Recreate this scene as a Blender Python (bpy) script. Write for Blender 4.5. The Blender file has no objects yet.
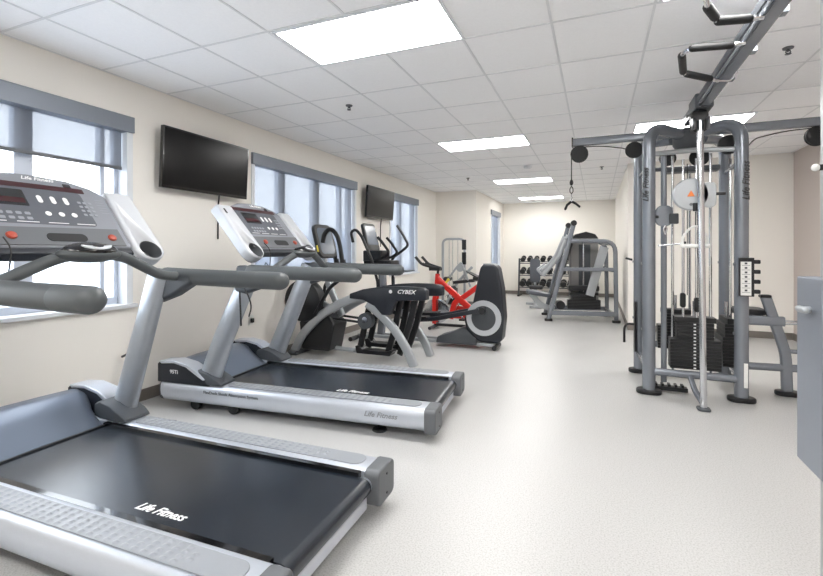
import bpy, bmesh, math, random
from mathutils import Vector, Matrix
random.seed(7)
S = bpy.context.scene
COL = S.collection
PI = math.pi
# ------------------------------------------------------------------ camera
YAW = math.radians(22.4)
cd = bpy.data.cameras.new('camera')
cam = bpy.data.objects.new('camera', cd)
COL.objects.link(cam)
cam.location = (0, 0, 1.37)
cam.rotation_euler = (PI/2, 0, YAW)
cd.sensor_width = 36
cd.lens = 450/823*36
cd.shift_y = -37/823
cd.clip_start = 0.05
S.camera = cam
S.view_settings.view_transform = 'Standard'
S.view_settings.look = 'None'
S.view_settings.gamma = 1
S.view_settings.exposure = 1.66
S.view_settings.use_curve_mapping = False
# ------------------------------------------------------------------ world: bright overcast sky
W = bpy.data.worlds.new('overcast_sky')
S.world = W
W.use_nodes = True
nt = W.node_tree
bg = nt.nodes['Background']
tc = nt.nodes.new('ShaderNodeTexCoord')
nz = nt.nodes.new('ShaderNodeTexNoise'); nz.inputs['Scale'].default_value = 2.2; nz.inputs['Detail'].default_value = 4
rp = nt.nodes.new('ShaderNodeValToRGB')
rp.color_ramp.elements[0].position = .35; rp.color_ramp.elements[0].color = (.80, .85, .93, 1)
rp.color_ramp.elements[1].position = .65; rp.color_ramp.elements[1].color = (.95, .97, 1, 1)
nt.links.new(tc.outputs['Generated'], nz.inputs['Vector'])
nt.links.new(nz.outputs['Fac'], rp.inputs['Fac'])
nt.links.new(rp.outputs['Color'], bg.inputs['Color'])
bg.inputs['Strength'].default_value = 2.3
LAMP = 8.0            # strength of the ceiling panels

# ------------------------------------------------------------------ materials
def mat(name, col, rough=.5, metal=0, var=0, vscale=8, bump=0, bscale=200, spec=.5, coat=0, emit=None, es=0, stretch=None):
    m = bpy.data.materials.new(name); m.use_nodes = True
    n = m.node_tree; b = n.nodes['Principled BSDF']
    col = tuple(c/255 for c in col)
    lin = tuple((c/12.92 if c <= .04045 else ((c+.055)/1.055)**2.4) for c in col)
    b.inputs['Base Color'].default_value = (*lin, 1)
    b.inputs['Roughness'].default_value = rough
    b.inputs['Metallic'].default_value = metal
    b.inputs['Specular IOR Level'].default_value = spec
    b.inputs['Coat Weight'].default_value = coat
    if emit:
        b.inputs['Emission Color'].default_value = (*emit, 1); b.inputs['Emission Strength'].default_value = es
    if var or bump:
        t = n.nodes.new('ShaderNodeTexCoord'); mp = n.nodes.new('ShaderNodeMapping')
        if stretch: mp.inputs['Scale'].default_value = stretch
        n.links.new(t.outputs['Object'], mp.inputs['Vector'])
    if var:
        z = n.nodes.new('ShaderNodeTexNoise'); z.inputs['Scale'].default_value = vscale; z.inputs['Detail'].default_value = 3
        n.links.new(mp.outputs['Vector'], z.inputs['Vector'])
        r = n.nodes.new('ShaderNodeValToRGB')
        r.color_ramp.elements[0].position = .3; r.color_ramp.elements[1].position = .7
        r.color_ramp.elements[0].color = (*[max(0, c*(1-var)) for c in lin], 1)
        r.color_ramp.elements[1].color = (*[min(1, c*(1+var)) for c in lin], 1)
        n.links.new(z.outputs['Fac'], r.inputs['Fac']); n.links.new(r.outputs['Color'], b.inputs['Base Color'])
    if bump:
        z2 = n.nodes.new('ShaderNodeTexNoise'); z2.inputs['Scale'].default_value = bscale
        n.links.new(mp.outputs['Vector'], z2.inputs['Vector'])
        bp = n.nodes.new('ShaderNodeBump'); bp.inputs['Strength'].default_value = bump; bp.inputs['Distance'].default_value = .002
        n.links.new(z2.outputs['Fac'], bp.inputs['Height']); n.links.new(bp.outputs['Normal'], b.inputs['Normal'])
    return m

M = {}
M['wall'] = mat('greige_wall_paint', (243, 239, 232), .75, bump=.15, bscale=120, spec=.25)
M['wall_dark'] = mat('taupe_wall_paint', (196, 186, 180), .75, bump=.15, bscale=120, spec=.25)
M['base'] = mat('grey_vinyl_baseboard', (122, 116, 110), .55)
M['ceil'] = mat('ceiling_tile', (251, 251, 252), .9, var=.015, vscale=60, bump=.3, bscale=300, spec=.2)
M['grid'] = mat('ceiling_grid_white', (226, 227, 229), .5)
M['frame_w'] = mat('window_frame_white', (226, 229, 233), .45)
M['alu'] = mat('window_frame_aluminium', (128, 134, 144), .4, .3)
M['mull'] = mat('window_mullion_grey', (200, 207, 219), .4, .1)
M['silver'] = mat('silver_paint', (166, 171, 178), .30, .6, var=.03, vscale=20)
M['brushed'] = mat('brushed_aluminium', (205, 210, 219), .36, .55, var=.03, vscale=40, stretch=(1, 30, 30))
M['whitesilver'] = mat('pale_silver_plastic', (198, 201, 206), .38, .15)
M['grey'] = mat('mid_grey_plastic', (98, 101, 105), .5, bump=.1)
M['pad'] = mat('grey_foot_pad_rubber', (146, 150, 156), .36, bump=.15)
M['dgrey'] = mat('dark_grey_plastic', (70, 74, 79), .5, bump=.2, bscale=400)
M['hood'] = mat('slate_blue_hood_plastic', (112, 121, 136), .28, .2, bump=.05, bscale=300)
M['navy'] = mat('dark_slate_plastic', (33, 37, 45), .42, bump=.1)
M['rubber'] = mat('black_rubber', (24, 25, 27), .6, bump=.2)
M['grip'] = mat('handrail_grip_rubber', (78, 82, 84), .48, bump=.15, bscale=500)
M['belt'] = mat('treadmill_belt', (25, 32, 42), .24, bump=.10, bscale=500, var=.12, vscale=5, spec=.8)
M['black'] = mat('black_plastic', (22, 23, 26), .4)
M['gloss'] = mat('gloss_black_plastic', (12, 12, 14), .12, coat=.4)
M['frame'] = mat('gunmetal_frame_paint', (138, 143, 151), .27, .5, var=.03, vscale=15)
M['frame_l'] = mat('light_silver_frame_paint', (176, 180, 184), .34, .5)
M['chrome'] = mat('chrome', (214, 216, 220), .12, 1)
M['steel'] = mat('cable_steel', (120, 122, 126), .35, .8)
M['white'] = mat('white_print', (240, 240, 240), .5)
M['ink'] = mat('black_print', (20, 20, 22), .5)
M['red'] = mat('red_button', (170, 72, 54), .4)
M['redp'] = mat('red_bike_paint', (206, 38, 30), .28, .1, coat=.5)
M['orange'] = mat('orange_sticker', (222, 120, 50), .5)
M['yellow'] = mat('yellow_plastic', (226, 206, 70), .4)
M['overlay'] = mat('keypad_overlay_grey', (88, 91, 98), .42)
M['screen'] = mat('tv_screen', (7, 7, 9), .22, spec=.25)
M['led'] = mat('red_led_display', (58, 18, 24), .3)
M['consface'] = mat('console_overlay_grey', (132, 135, 142), .4)
M['vinyl'] = mat('black_upholstery', (34, 35, 38), .42, bump=.3, bscale=250)
M['vinylg'] = mat('grey_upholstery', (84, 88, 96), .42, bump=.3, bscale=250)
M['lcd'] = mat('grey_lcd_screen', (96, 104, 116), .2)
M['smoke'] = mat('smoked_acrylic', (138, 137, 136), .3)
M['plate'] = mat('weight_plate_black', (30, 31, 33), .45, bump=.2)
M['iron'] = mat('dumbbell_rubber', (20, 21, 23), .4)
M['snow_ground'] = mat('outside_snow', (225, 230, 238), .9, var=.1, vscale=.1)
M['far'] = mat('outside_building', (205, 214, 230), .9)
M['box'] = mat('tower_cover_grey', (140, 146, 156), .38, .35, var=.02, vscale=10)
M['pglass'] = mat('socket_white', (235, 235, 232), .4)

def node_mat(name):
    m = bpy.data.materials.new(name); m.use_nodes = True
    n = m.node_tree; n.nodes.clear(); o = n.nodes.new('ShaderNodeOutputMaterial')
    return m, n, o
m, n, o = node_mat('lamp_diffuser')
e = n.nodes.new('ShaderNodeEmission'); e.inputs['Color'].default_value = (1, .985, .96, 1); e.inputs['Strength'].default_value = LAMP
n.links.new(e.outputs[0], o.inputs[0]); M['lamp'] = m
m, n, o = node_mat('window_glass')
a = n.nodes.new('ShaderNodeBsdfTransparent'); a.inputs[0].default_value = (.95, .97, .98, 1)
g = n.nodes.new('ShaderNodeBsdfGlossy'); g.inputs['Roughness'].default_value = .03
x = n.nodes.new('ShaderNodeMixShader'); x.inputs[0].default_value = .05
n.links.new(a.outputs[0], x.inputs[1]); n.links.new(g.outputs[0], x.inputs[2]); n.links.new(x.outputs[0], o.inputs[0]); M['glass'] = m
m, n, o = node_mat('roller_shade_fabric')
a = n.nodes.new('ShaderNodeBsdfTransparent'); a.inputs[0].default_value = (.565, .575, .59, 1)
tl = n.nodes.new('ShaderNodeBsdfTranslucent'); tl.inputs[0].default_value = (.30, .305, .32, 1)
df = n.nodes.new('ShaderNodeBsdfDiffuse'); df.inputs[0].default_value = (.42, .44, .48, 1)
x = n.nodes.new('ShaderNodeMixShader'); x.inputs[0].default_value = .5
y = n.nodes.new('ShaderNodeMixShader'); y.inputs[0].default_value = .45
n.links.new(tl.outputs[0], x.inputs[1]); n.links.new(df.outputs[0], x.inputs[2])
n.links.new(a.outputs[0], y.inputs[1]); n.links.new(x.outputs[0], y.inputs[2]); n.links.new(y.outputs[0], o.inputs[0]); M['shade'] = m
# speckled sheet floor
m = mat('speckled_vinyl_floor', (216, 215, 211), .34, spec=.45); M['floor'] = m
n = m.node_tree; b = n.nodes['Principled BSDF']
t = n.nodes.new('ShaderNodeTexCoord')
z1 = n.nodes.new('ShaderNodeTexNoise'); z1.inputs['Scale'].default_value = 130; z1.inputs['Detail'].default_value = 4
r1 = n.nodes.new('ShaderNodeValToRGB')
r1.color_ramp.elements[0].position = .36; r1.color_ramp.elements[0].color = (.40, .397, .385, 1)
r1.color_ramp.elements[1].position = .50; r1.color_ramp.elements[1].color = (.505, .50, .492, 1)
el = r1.color_ramp.elements.new(.66); el.color = (.545, .54, .532, 1)
z3 = n.nodes.new('ShaderNodeTexNoise'); z3.inputs['Scale'].default_value = 1.3
r3 = n.nodes.new('ShaderNodeMapRange'); r3.inputs['To Min'].default_value = .26; r3.inputs['To Max'].default_value = .42
n.links.new(t.outputs['Object'], z1.inputs['Vector']); n.links.new(t.outputs['Object'], z3.inputs['Vector'])
n.links.new(z1.outputs['Fac'], r1.inputs['Fac']); n.links.new(r1.outputs['Color'], b.inputs['Base Color'])
n.links.new(z3.outputs['Fac'], r3.inputs['Value']); n.links.new(r3.outputs['Result'], b.inputs['Roughness'])

# ------------------------------------------------------------------ mesh helpers
def V(*a): return Vector(a)
def circ(r, n=12, ry=None):
    ry = ry or r
    return [(r*math.cos(2*PI*i/n), ry*math.sin(2*PI*i/n)) for i in range(n)]
def rrect(w, h, r=.01, k=3):
    out = []
    for cx, cy, a0 in ((w/2-r, h/2-r, 0), (-w/2+r, h/2-r, PI/2), (-w/2+r, -h/2+r, PI), (w/2-r, -h/2+r, 1.5*PI)):
        for i in range(k+1):
            a = a0+PI/2*i/k; out.append((cx+r*math.cos(a), cy+r*math.sin(a)))
    return out
def fillet(pts, rad, n=5):
    pts = [Vector(p) for p in pts]
    out = [pts[0]]
    for i in range(1, len(pts)-1):
        p = pts[i]; a = pts[i-1]-p; b = pts[i+1]-p
        r = min(rad, a.length*.49, b.length*.49)
        pa = p+a.normalized()*r; pb = p+b.normalized()*r
        for k in range(n+1):
            t = k/n; out.append(pa*(1-t)**2+p*2*t*(1-t)+pb*t*t)
    out.append(pts[-1]); return out

class MB:
    def __init__(s): s.v = []; s.f = []
    def add(s, vs, fs):
        o = len(s.v); s.v += [tuple(v) for v in vs]; s.f += [tuple(i+o for i in f) for f in fs]; return s
    def box(s, c, d, R=None):
        c = Vector(c); vs = []
        for z in (-1, 1):
            for x, y in ((-1, -1), (1, -1), (1, 1), (-1, 1)):
                p = Vector((x*d[0]/2, y*d[1]/2, z*d[2]/2))
                if R is not None: p = R @ p
                vs.append(c+p)
        return s.add(vs, [(3, 2, 1, 0), (4, 5, 6, 7), (0, 1, 5, 4), (1, 2, 6, 5), (2, 3, 7, 6), (3, 0, 4, 7)])
    def bb(s, x0, x1, y0, y1, z0, z1):
        return s.box(((x0+x1)/2, (y0+y1)/2, (z0+z1)/2), (abs(x1-x0), abs(y1-y0), abs(z1-z0)))
    def sweep(s, pts, sec, n=None, scale=None, cap=True):
        pts = [Vector(p) for p in pts]; k = len(sec); rings = []
        prev = None
        for i, p in enumerate(pts):
            t = (pts[min(i+1, len(pts)-1)]-pts[max(i-1, 0)]).normalized()
            if n is not None:
                u = Vector(n)-t*Vector(n).dot(t)
            elif prev is None:
                a = Vector((0, 0, 1)) if abs(t.z) < .9 else Vector((1, 0, 0))
                u = a-t*a.dot(t)
            else:
                u = prev-t*prev.dot(t)
            u.normalize(); prev = u; w = t.cross(u)
            sc = scale[i] if scale else 1
            rings.append([p+w*(q[0]*sc)+u*(q[1]*sc) for q in sec])
        vs = [v for r in rings for v in r]; fs = []
        for i in range(len(pts)-1):
            for j in range(k):
                j2 = (j+1) % k
                fs.append((i*k+j, i*k+j2, (i+1)*k+j2, (i+1)*k+j))
        if cap:
            fs.append(tuple(reversed(range(k)))); fs.append(tuple((len(pts)-1)*k+j for j in range(k)))
        return s.add(vs, fs)
    def tube(s, pts, r, seg=12, fil=0, cap=True):
        if fil: pts = fillet(pts, fil)
        return s.sweep(pts, circ(r, seg), cap=cap)
    def bar(s, pts, w, h, n, fil=0, r=None, k=3):       # rounded-rectangle section; w across n, h along n
        if fil: pts = fillet(pts, fil)
        return s.sweep(pts, rrect(w, h, r if r else min(w, h)*.25, k), n=n)
    def rod(s, pts, r, seg=12):                       # tube with round ends
        pts = [Vector(p) for p in pts]
        a = (pts[0]-pts[1]).normalized(); b = (pts[-1]-pts[-2]).normalized()
        P = []; sc = []
        for i in (4, 3, 2, 1): 
            an = PI/2*i/4.4; P.append(pts[0]+a*r*math.sin(an)); sc.append(math.cos(an))
        for p in pts: P.append(p); sc.append(1)
        for i in (1, 2, 3, 4):
            an = PI/2*i/4.4; P.append(pts[-1]+b*r*math.sin(an)); sc.append(math.cos(an))
        return s.sweep(P, circ(r, seg), scale=sc)
    def cyl(s, a, b, r, r2=None, seg=20):
        a = Vector(a); b = Vector(b)
        return s.sweep([a, b], circ(1, seg), scale=[r, r if r2 is None else r2])
    def lathe(s, prof, o, ax, seg=24):               # prof: (radius, height along ax)
        ax = Vector(ax).normalized(); o = Vector(o)
        P = [o+ax*h for r, h in prof]
        a = Vector((0, 0, 1)) if abs(ax.z) < .9 else Vector((1, 0, 0))
        u = (a-ax*a.dot(ax)).normalized(); w = ax.cross(u); vs = []; fs = []
        for (r, h) in prof:
            for i in range(seg):
                t = 2*PI*i/seg; vs.append(o+ax*h+(u*math.cos(t)+w*math.sin(t))*max(r, 1e-4))
        for i in range(len(prof)-1):
            for j in range(seg):
                j2 = (j+1) % seg; fs.append((i*seg+j, i*seg+j2, (i+1)*seg+j2, (i+1)*seg+j))
        fs.append(tuple(reversed(range(seg)))); fs.append(tuple((len(prof)-1)*seg+j for j in range(seg)))
        return s.add(vs, fs)
    def prism(s, poly, o, ex, ey, ez, h):            # poly in plane (ex, ey) at o, extruded h along ez
        o = Vector(o); ex = Vector(ex); ey = Vector(ey); ez = Vector(ez); k = len(poly)
        a = [o+ex*p[0]+ey*p[1] for p in poly]; b = [p+ez*h for p in a]
        return s.add(a+b, [tuple(reversed(range(k))), tuple(range(k, 2*k))]+[(i, (i+1) % k, (i+1) % k+k, i+k) for i in range(k)])
    def ball(s, c, r, seg=16, rings=10):
        c = Vector(c); r = (r, r, r) if not hasattr(r, '__len__') else r
        vs = [c+V(0, 0, -r[2])]
        for i in range(1, rings):
            p = -PI/2+PI*i/rings
            for j in range(seg):
                t = 2*PI*j/seg; vs.append(c+V(r[0]*math.cos(p)*math.cos(t), r[1]*math.cos(p)*math.sin(t), r[2]*math.sin(p)))
        vs.append(c+V(0, 0, r[2])); fs = []
        for j in range(seg): fs.append((0, 1+(j+1) % seg, 1+j))
        for i in range(rings-2):
            for j in range(seg):
                a = 1+i*seg+j; b2 = 1+i*seg+(j+1) % seg; fs.append((a, b2, b2+seg, a+seg))
        L = len(vs)-1
        for j in range(seg): fs.append((L, L-seg+j, L-seg+(j+1) % seg))
        return s.add(vs, fs)
    def loft(s, rings):
        k = len(rings[0]); vs = [v for r in rings for v in r]; fs = []
        for i in range(len(rings)-1):
            for j in range(k):
                j2 = (j+1) % k; fs.append((i*k+j, i*k+j2, (i+1)*k+j2, (i+1)*k+j))
        fs.append(tuple(reversed(range(k)))); fs.append(tuple((len(rings)-1)*k+j for j in range(k)))
        return s.add(vs, fs)
    def build(s, name, m, parent=None, bev=0, label=None, kind=None, seg=2, ang=35):
        me = bpy.data.meshes.new(name); me.from_pydata(s.v, [], s.f); me.validate()
        b = bmesh.new(); b.from_mesh(me); bmesh.ops.recalc_face_normals(b, faces=b.faces); b.to_mesh(me); b.free()
        for p in me.polygons: p.use_smooth = True
        me.set_sharp_from_angle(angle=math.radians(ang))
        me.materials.append(M[m] if isinstance(m, str) else m)
        o = bpy.data.objects.new(name, me); COL.objects.link(o)
        if parent is not None: o.parent = parent
        if bev:
            bm_ = o.modifiers.new('bevel', 'BEVEL'); bm_.width = bev; bm_.segments = seg; bm_.limit_method = 'ANGLE'
            bm_.angle_limit = math.radians(35); bm_.harden_normals = True
        if label: o['label'] = label
        if kind: o['kind'] = kind
        return o

def cut(o, mb):                                     # carve a shape out of a mesh object
    c = mb.build('cutter', 'black')
    md = o.modifiers.new('cut', 'BOOLEAN'); md.object = c; md.operation = 'DIFFERENCE'; md.solver = 'EXACT'
    dg = bpy.context.evaluated_depsgraph_get(); me = bpy.data.meshes.new_from_object(o.evaluated_get(dg))
    o.modifiers.clear(); o.data = me; bpy.data.objects.remove(c)
def thing(name, label, cat, loc=(0, 0, 0), rz=0, group=None):
    o = bpy.data.objects.new(name, None); COL.objects.link(o); o.empty_display_size = .1
    o.location = loc; o.rotation_euler = (0, 0, rz); o['label'] = label; o['category'] = cat
    if group: o['group'] = group
    return o
def tag(o, label, cat, group=None):
    o['label'] = label; o['category'] = cat
    if group: o['group'] = group
    return o
def copy_tree(o, parent=None):
    c = o.copy(); COL.objects.link(c); c.parent = parent
    for ch in [q for q in COL.objects if q.parent == o]: copy_tree(ch, c)
    return c
def text(name, s, size, o, ex, ey, m, parent, shear=0, thick=.001, align='CENTER', xs=1.0):
    cu = bpy.data.curves.new(name, 'FONT'); cu.body = s; cu.size = size; cu.shear = shear; cu.extrude = thick
    cu.align_x = align; cu.align_y = 'CENTER'; cu.resolution_u = 2; cu.offset = size*.018
    t = bpy.data.objects.new(name, cu); COL.objects.link(t)
    dg = bpy.context.evaluated_depsgraph_get(); me = bpy.data.meshes.new_from_object(t.evaluated_get(dg))
    bpy.data.objects.remove(t)
    ex = Vector(ex).normalized(); ey = Vector(ey).normalized(); ez = ex.cross(ey)
    R = Matrix((ex*xs, ey, ez)).transposed().to_4x4(); R.translation = Vector(o)+ez*thick
    me.transform(R); me.materials.clear(); me.materials.append(M[m])
    ob = bpy.data.objects.new(name, me); COL.objects.link(ob); ob.parent = parent
    return ob
def rotm(axis, deg): return Matrix.Rotation(math.radians(deg), 3, axis)

# ================================================================== the room
XL, XR, YB, YF, H = -3.85, 2.8, -2.2, 14.55, 2.89
def wall_x(name, x0, x1, y0, y1, holes, m='wall'):   # wall along Y with rectangular holes (y0,y1,z0,z1)
    b = MB(); y = y0
    for (a, c, z0, z1) in holes:
        b.bb(x0, x1, y, a, 0, H); b.bb(x0, x1, a, c, 0, z0); b.bb(x0, x1, a, c, z1, H); y = c
    b.bb(x0, x1, y, y1, 0, H)
    o = b.build(name, m, kind='structure'); return o
wins = [(.25, 2.745, .90, 2.54), (4.30, 6.79, 1.08, 2.54), (8.2, 9.68, .89, 2.54)]
wall_x('wall_left', XL-.2, XL, YB, 11.2, wins)
MB().bb(XL, -2.99, 11.0, 11.2, 0, H).build('wall_bump_front', 'wall', kind='structure')
wall_x('wall_bump_side', -2.99, -2.79, 11.0, YF, [(12.7, 13.95, .66, 2.53)])
MB().bb(-2.99, .5, YF, YF+.2, 0, H).build('wall_back', 'wall', kind='structure')
MB().bb(.5, XR, 8.65, YF+.2, 0, H).build('wall_right_rear', 'wall', kind='structure')
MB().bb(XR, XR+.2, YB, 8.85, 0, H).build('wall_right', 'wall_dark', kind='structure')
MB().bb(XL-.2, XR+.2, YB-.2, YB, 0, H).build('wall_front', 'wall', kind='structure')
MB().bb(XL-.2, XR+.2, YB-.2, YF+.2, -.1, 0).build('floor', 'floor', kind='structure')
MB().bb(XL-.2, XR+.2, YB-.2, YF+.2, H, H+.1).build('ceiling', 'ceil', kind='structure')
# baseboards
bh = .105
MB().bb(XL, XL+.012, YB, 11.0, 0, bh).build('baseboard_left', 'base', kind='structure')
MB().bb(XL+.012, -2.79, 10.988, 11.0, 0, bh).bb(-2.79, -2.778, 10.988, YF, 0, bh).build('baseboard_bump', 'base', kind='structure')
MB().bb(-2.778, .5, YF-.012, YF, 0, bh).build('baseboard_back', 'base', kind='structure')
MB().bb(.488, .5, 8.638, YF-.012, 0, bh).bb(.5, XR, 8.638, 8.65, 0, bh).bb(XR-.012, XR, YB, 8.638, 0, bh).build('baseboard_right', 'base', kind='structure')
# ceiling grid
ys = [-2.10, -1.39, -.69, -.07, .62, 1.17, 1.80, 2.50, 3.12, 3.83, 4.54, 5.25, 5.96, 6.58, 7.35, 8.10, 8.85, 9.60, 10.20, 10.90, 11.60, 12.30, 12.98, 13.55, 14.15]
xs = [-3.33+.61*i for i in range(11)]
gr = MB()
for x in xs: gr.bb(x-.008, x+.008, YB, YF, H-.004, H)
for y in ys: gr.bb(XL, XR, y-.008, y+.008, H-.0045, H)
gr.bb(XL, XL+.02, YB, 11, H-.004, H)
gr.build('trim_1', 'grid', kind='structure')

# ------------------------------------------------------------------ windows
def window(idx, y0, y1, z0, z1, mulls, shade_z, xw=XL, lab='', st=.12):
    fr = MB(); xo = xw-.14; w = .06
    for (a, c, e, f) in ((y0, y1, z0, z0+w), (y0, y1, z1-w, z1), (y0, y0+w, z0+w, z1-w), (y1-w, y1, z0+w, z1-w)):
        fr.bb(xo-.03, xo+.03, a, c, e, f)
    root = fr.build('window_%d' % idx, 'mull', bev=.003, kind='structure')
    g = MB().bb(xo-.004, xo+.004, y0+w, y1-w, z0+w, z1-w).build('pane', 'glass', root)
    for (a, c) in mulls:
        MB().bb(xo-.035, xo+.035, a, c, z0+w, z1-w).build('mullion', 'mull', root, bev=.003)
    # interior casing, sill, blind head box
    cs = MB()
    cs.bb(xw-.11, xw+.012, y1-.028, y1+.028, z0, z1); cs.bb(xw-.11, xw+.012, y0-.028, y0+.028, z0, z1)
    cs.build('casing', 'frame_w', root, bev=.003)
    MB().bb(xw-.11, xw+.05, y0-.05, y1+.05, z0-.03, z0+.002).build('sill', 'frame_w', root, bev=.004)
    MB().bb(xw-.09, xw+.035, y0-.03, y1+.03, z1-st, z1+.02).build('blind_head_box', 'alu', root, bev=.004)
    MB().bb(xw-.052, xw-.0505, y0+.035, y1-.035, shade_z, z1-st+.02).build('roller_shade', 'shade', root)
    MB().bb(xw-.06, xw-.044, y0+.035, y1-.035, shade_z-.022, shade_z+.006).build('shade_hem_bar', 'grey', root, bev=.003)
    return root
window(1, *wins[0], [(.9, 1.02), (1.94, 2.06), (2.56, 2.60)], 2.11)
window(2, *wins[1], [(4.90, 5.04), (5.70, 5.86), (6.45, 6.52)], 1.12)
window(3, *wins[2], [(8.9, 9.02)], .93)
window(4, 12.7, 13.95, .66, 2.53, [(13.3, 13.38)], .70, xw=-2.79)
# outside
MB().bb(-80, XL-.6, -40, 60, -.62, -.6).build('outside_ground', 'snow_ground', kind='structure')  # bright snowy ground plane outdoors; bounces daylight in towards the ceiling
def outside_house(x, y, w, d, h, lab):
    b = thing('house', lab, 'building', (x, y, -.6))
    MB().bb(-d/2, d/2, -w/2, w/2, 0, h).build('wall', 'far', b)
    MB().prism([(-d/2-.3, h), (d/2+.3, h), (0, h+1.2)], (0, -w/2-.3, 0), (1, 0, 0), (0, 0, 1), (0, 1, 0), w+.6).build('roof', 'mull', b)
    for k in range(4):
        MB().bb(d/2, d/2+.04, -w/2+w*(k+.25)/4, -w/2+w*(k+.7)/4, h*.4, h*.75).build('window', 'alu', b)
outside_house(-34, 30, 12, 8, 3.4, 'pale low house seen through the shade of the middle window')
outside_house(-30, 52, 10, 8, 3.6, 'pale far house seen through the shade beyond the second television')

# ------------------------------------------------------------------ ceiling lights
def clight(x0, x1, y0, y1, lab, grp='recessed ceiling light panels'):
    t = thing('ceiling_light', lab, 'ceiling light', ((x0+x1)/2, (y0+y1)/2, H-.004), 0, grp)
    w = (x1-x0)/2; d = (y1-y0)/2
    MB().bb(-w, w, -d, -d+.02, -.008, .003).bb(-w, w, d-.02, d, -.008, .003).bb(-w, -w+.02, -d+.02, d-.02, -.008, .003).bb(w-.02, w, -d+.02, d-.02, -.008, .003).build('frame', 'frame_w', t)
    MB().bb(-w+.02, w-.02, -d+.02, d-.02, -.005, .002).build('diffuser', 'lamp', t)
A, B_ = -2.08, -.87
clight(A, B_, 2.51, 3.11, 'large glowing ceiling panel above the treadmills, nearest of the left row')
clight(A, B_, 5.97, 6.57, 'glowing ceiling panel second from the front in the left row')
clight(A, B_, 9.61, 10.19, 'glowing ceiling panel third from the front in the left row')
clight(A, B_, 12.99, 13.54, 'farthest glowing ceiling panel near the back wall')
clight(.42, 1.62, 5.97, 6.57, 'glowing ceiling panel behind the top of the cable station')
clight(.35, 1.57, 2.51, 3.11, 'glowing ceiling panel by the overhead beam, cut by the top edge')
clight(A, B_, -.68, -.08, 'ceiling panel behind the viewer on the left'); clight(.35, 1.57, -.68, -.08, 'ceiling panel behind the viewer on the right')

# sprinklers and detectors
def sprinkler(x, y, lab):
    t = thing('fire_sprinkler', lab, 'sprinkler', (x, y, H), 0, 'ceiling sprinklers')
    MB().lathe([(.036, -.001), (.034, -.01), (.014, -.014)], (0, 0, 0), (0, 0, 1)).build('escutcheon', 'grey', t)
    MB().cyl((0, 0, -.012), (0, 0, -.03), .009, seg=10).tube([(-.01, 0, -.02), (-.016, 0, -.035), (0, 0, -.045)], .004, 6).tube([(.01, 0, -.02), (.016, 0, -.035), (0, 0, -.045)], .004, 6).lathe([(.02, -.05), (.02, -.046)], (0, 0, 0), (0, 0, 1)).build('sprinkler_head', 'dgrey', t)
for x, y, l in ((-2.39, 4.09, 'dark sprinkler head on the ceiling right of the large light panel'), (-2.48, 9.1, 'small sprinkler head on the ceiling beyond the second light panel'),
                (1.32, 4.18, 'dark sprinkler head on the ceiling right of the overhead beam'), (.08, 8.8, 'small sprinkler head above the chest press machine')):
    sprinkler(x, y, l)
o = MB().lathe([(.07, 0), (.075, -.02), (.06, -.045), (.02, -.05)], (-1.14, 8.2, H-.005), (0, 0, 1)).build('smoke_detector', 'frame_w')
tag(o, 'round white smoke detector on the ceiling between light panels', 'smoke detector')

# ------------------------------------------------------------------ televisions
def tv(y0, y1, z0, z1, x, yaw, tilt, lab, cable_z):
    t = thing('television', lab, 'television', (XL+.0, (y0+y1)/2, (z0+z1)/2), 0, 'wall televisions')
    w = (y1-y0); h = (z1-z0)
    R = rotm('Z', yaw) @ rotm('Y', tilt)
    c = V(x-XL, 0, 0)
    b = MB().box(c, (.045, w, h), R).build('bezel', 'gloss', t, bev=.006)
    MB().box(c+R @ V(.0235, 0, .006), (.002, w-.03, h-.05), R).build('screen', 'screen', t)
    MB().box(c+R @ V(-.035, 0, 0), (.03, w*.6, h*.55), R).build('back_shell', 'black', t, bev=.008)
    MB().bb(.0, .02, -.12, .12, -.12, .12).bar([(.02, 0, 0), (c.x-.04, 0, 0)], .05, .08, (0, 0, 1)).build('wall_bracket', 'black', t, bev=.002)
    MB().tube([(c.x-.06, .2, -h/2+.1), (.03, .22, -h/2), (.012, .22, -h/2-.1), (.012, .22, cable_z-(z0+z1)/2)], .008, 8, .05).build('cable', 'frame_w' if cable_z < 1 else 'black', t)
    return t
tv(2.98, 4.08, 1.965, 2.545, -3.745, 0, 3, 'large black television on the wall above the second treadmill', 1.5)
tv(6.98, 8.09, 1.97, 2.53, -3.73, 0, 4, 'smaller black television between the middle and far windows', 1.45)
for (y, z, l) in ((4.27, .54, 'white wall socket with a cord behind the second treadmill'),):
    t = thing('wall_socket', l, 'socket', (XL, y, z))
    MB().bb(0, .008, -.04, .04, -.06, .06).build('cover_plate', 'pglass', t, bev=.003)
    MB().bb(.008, .035, -.02, .02, -.03, .02).build('plug', 'black', t, bev=.003)

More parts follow.
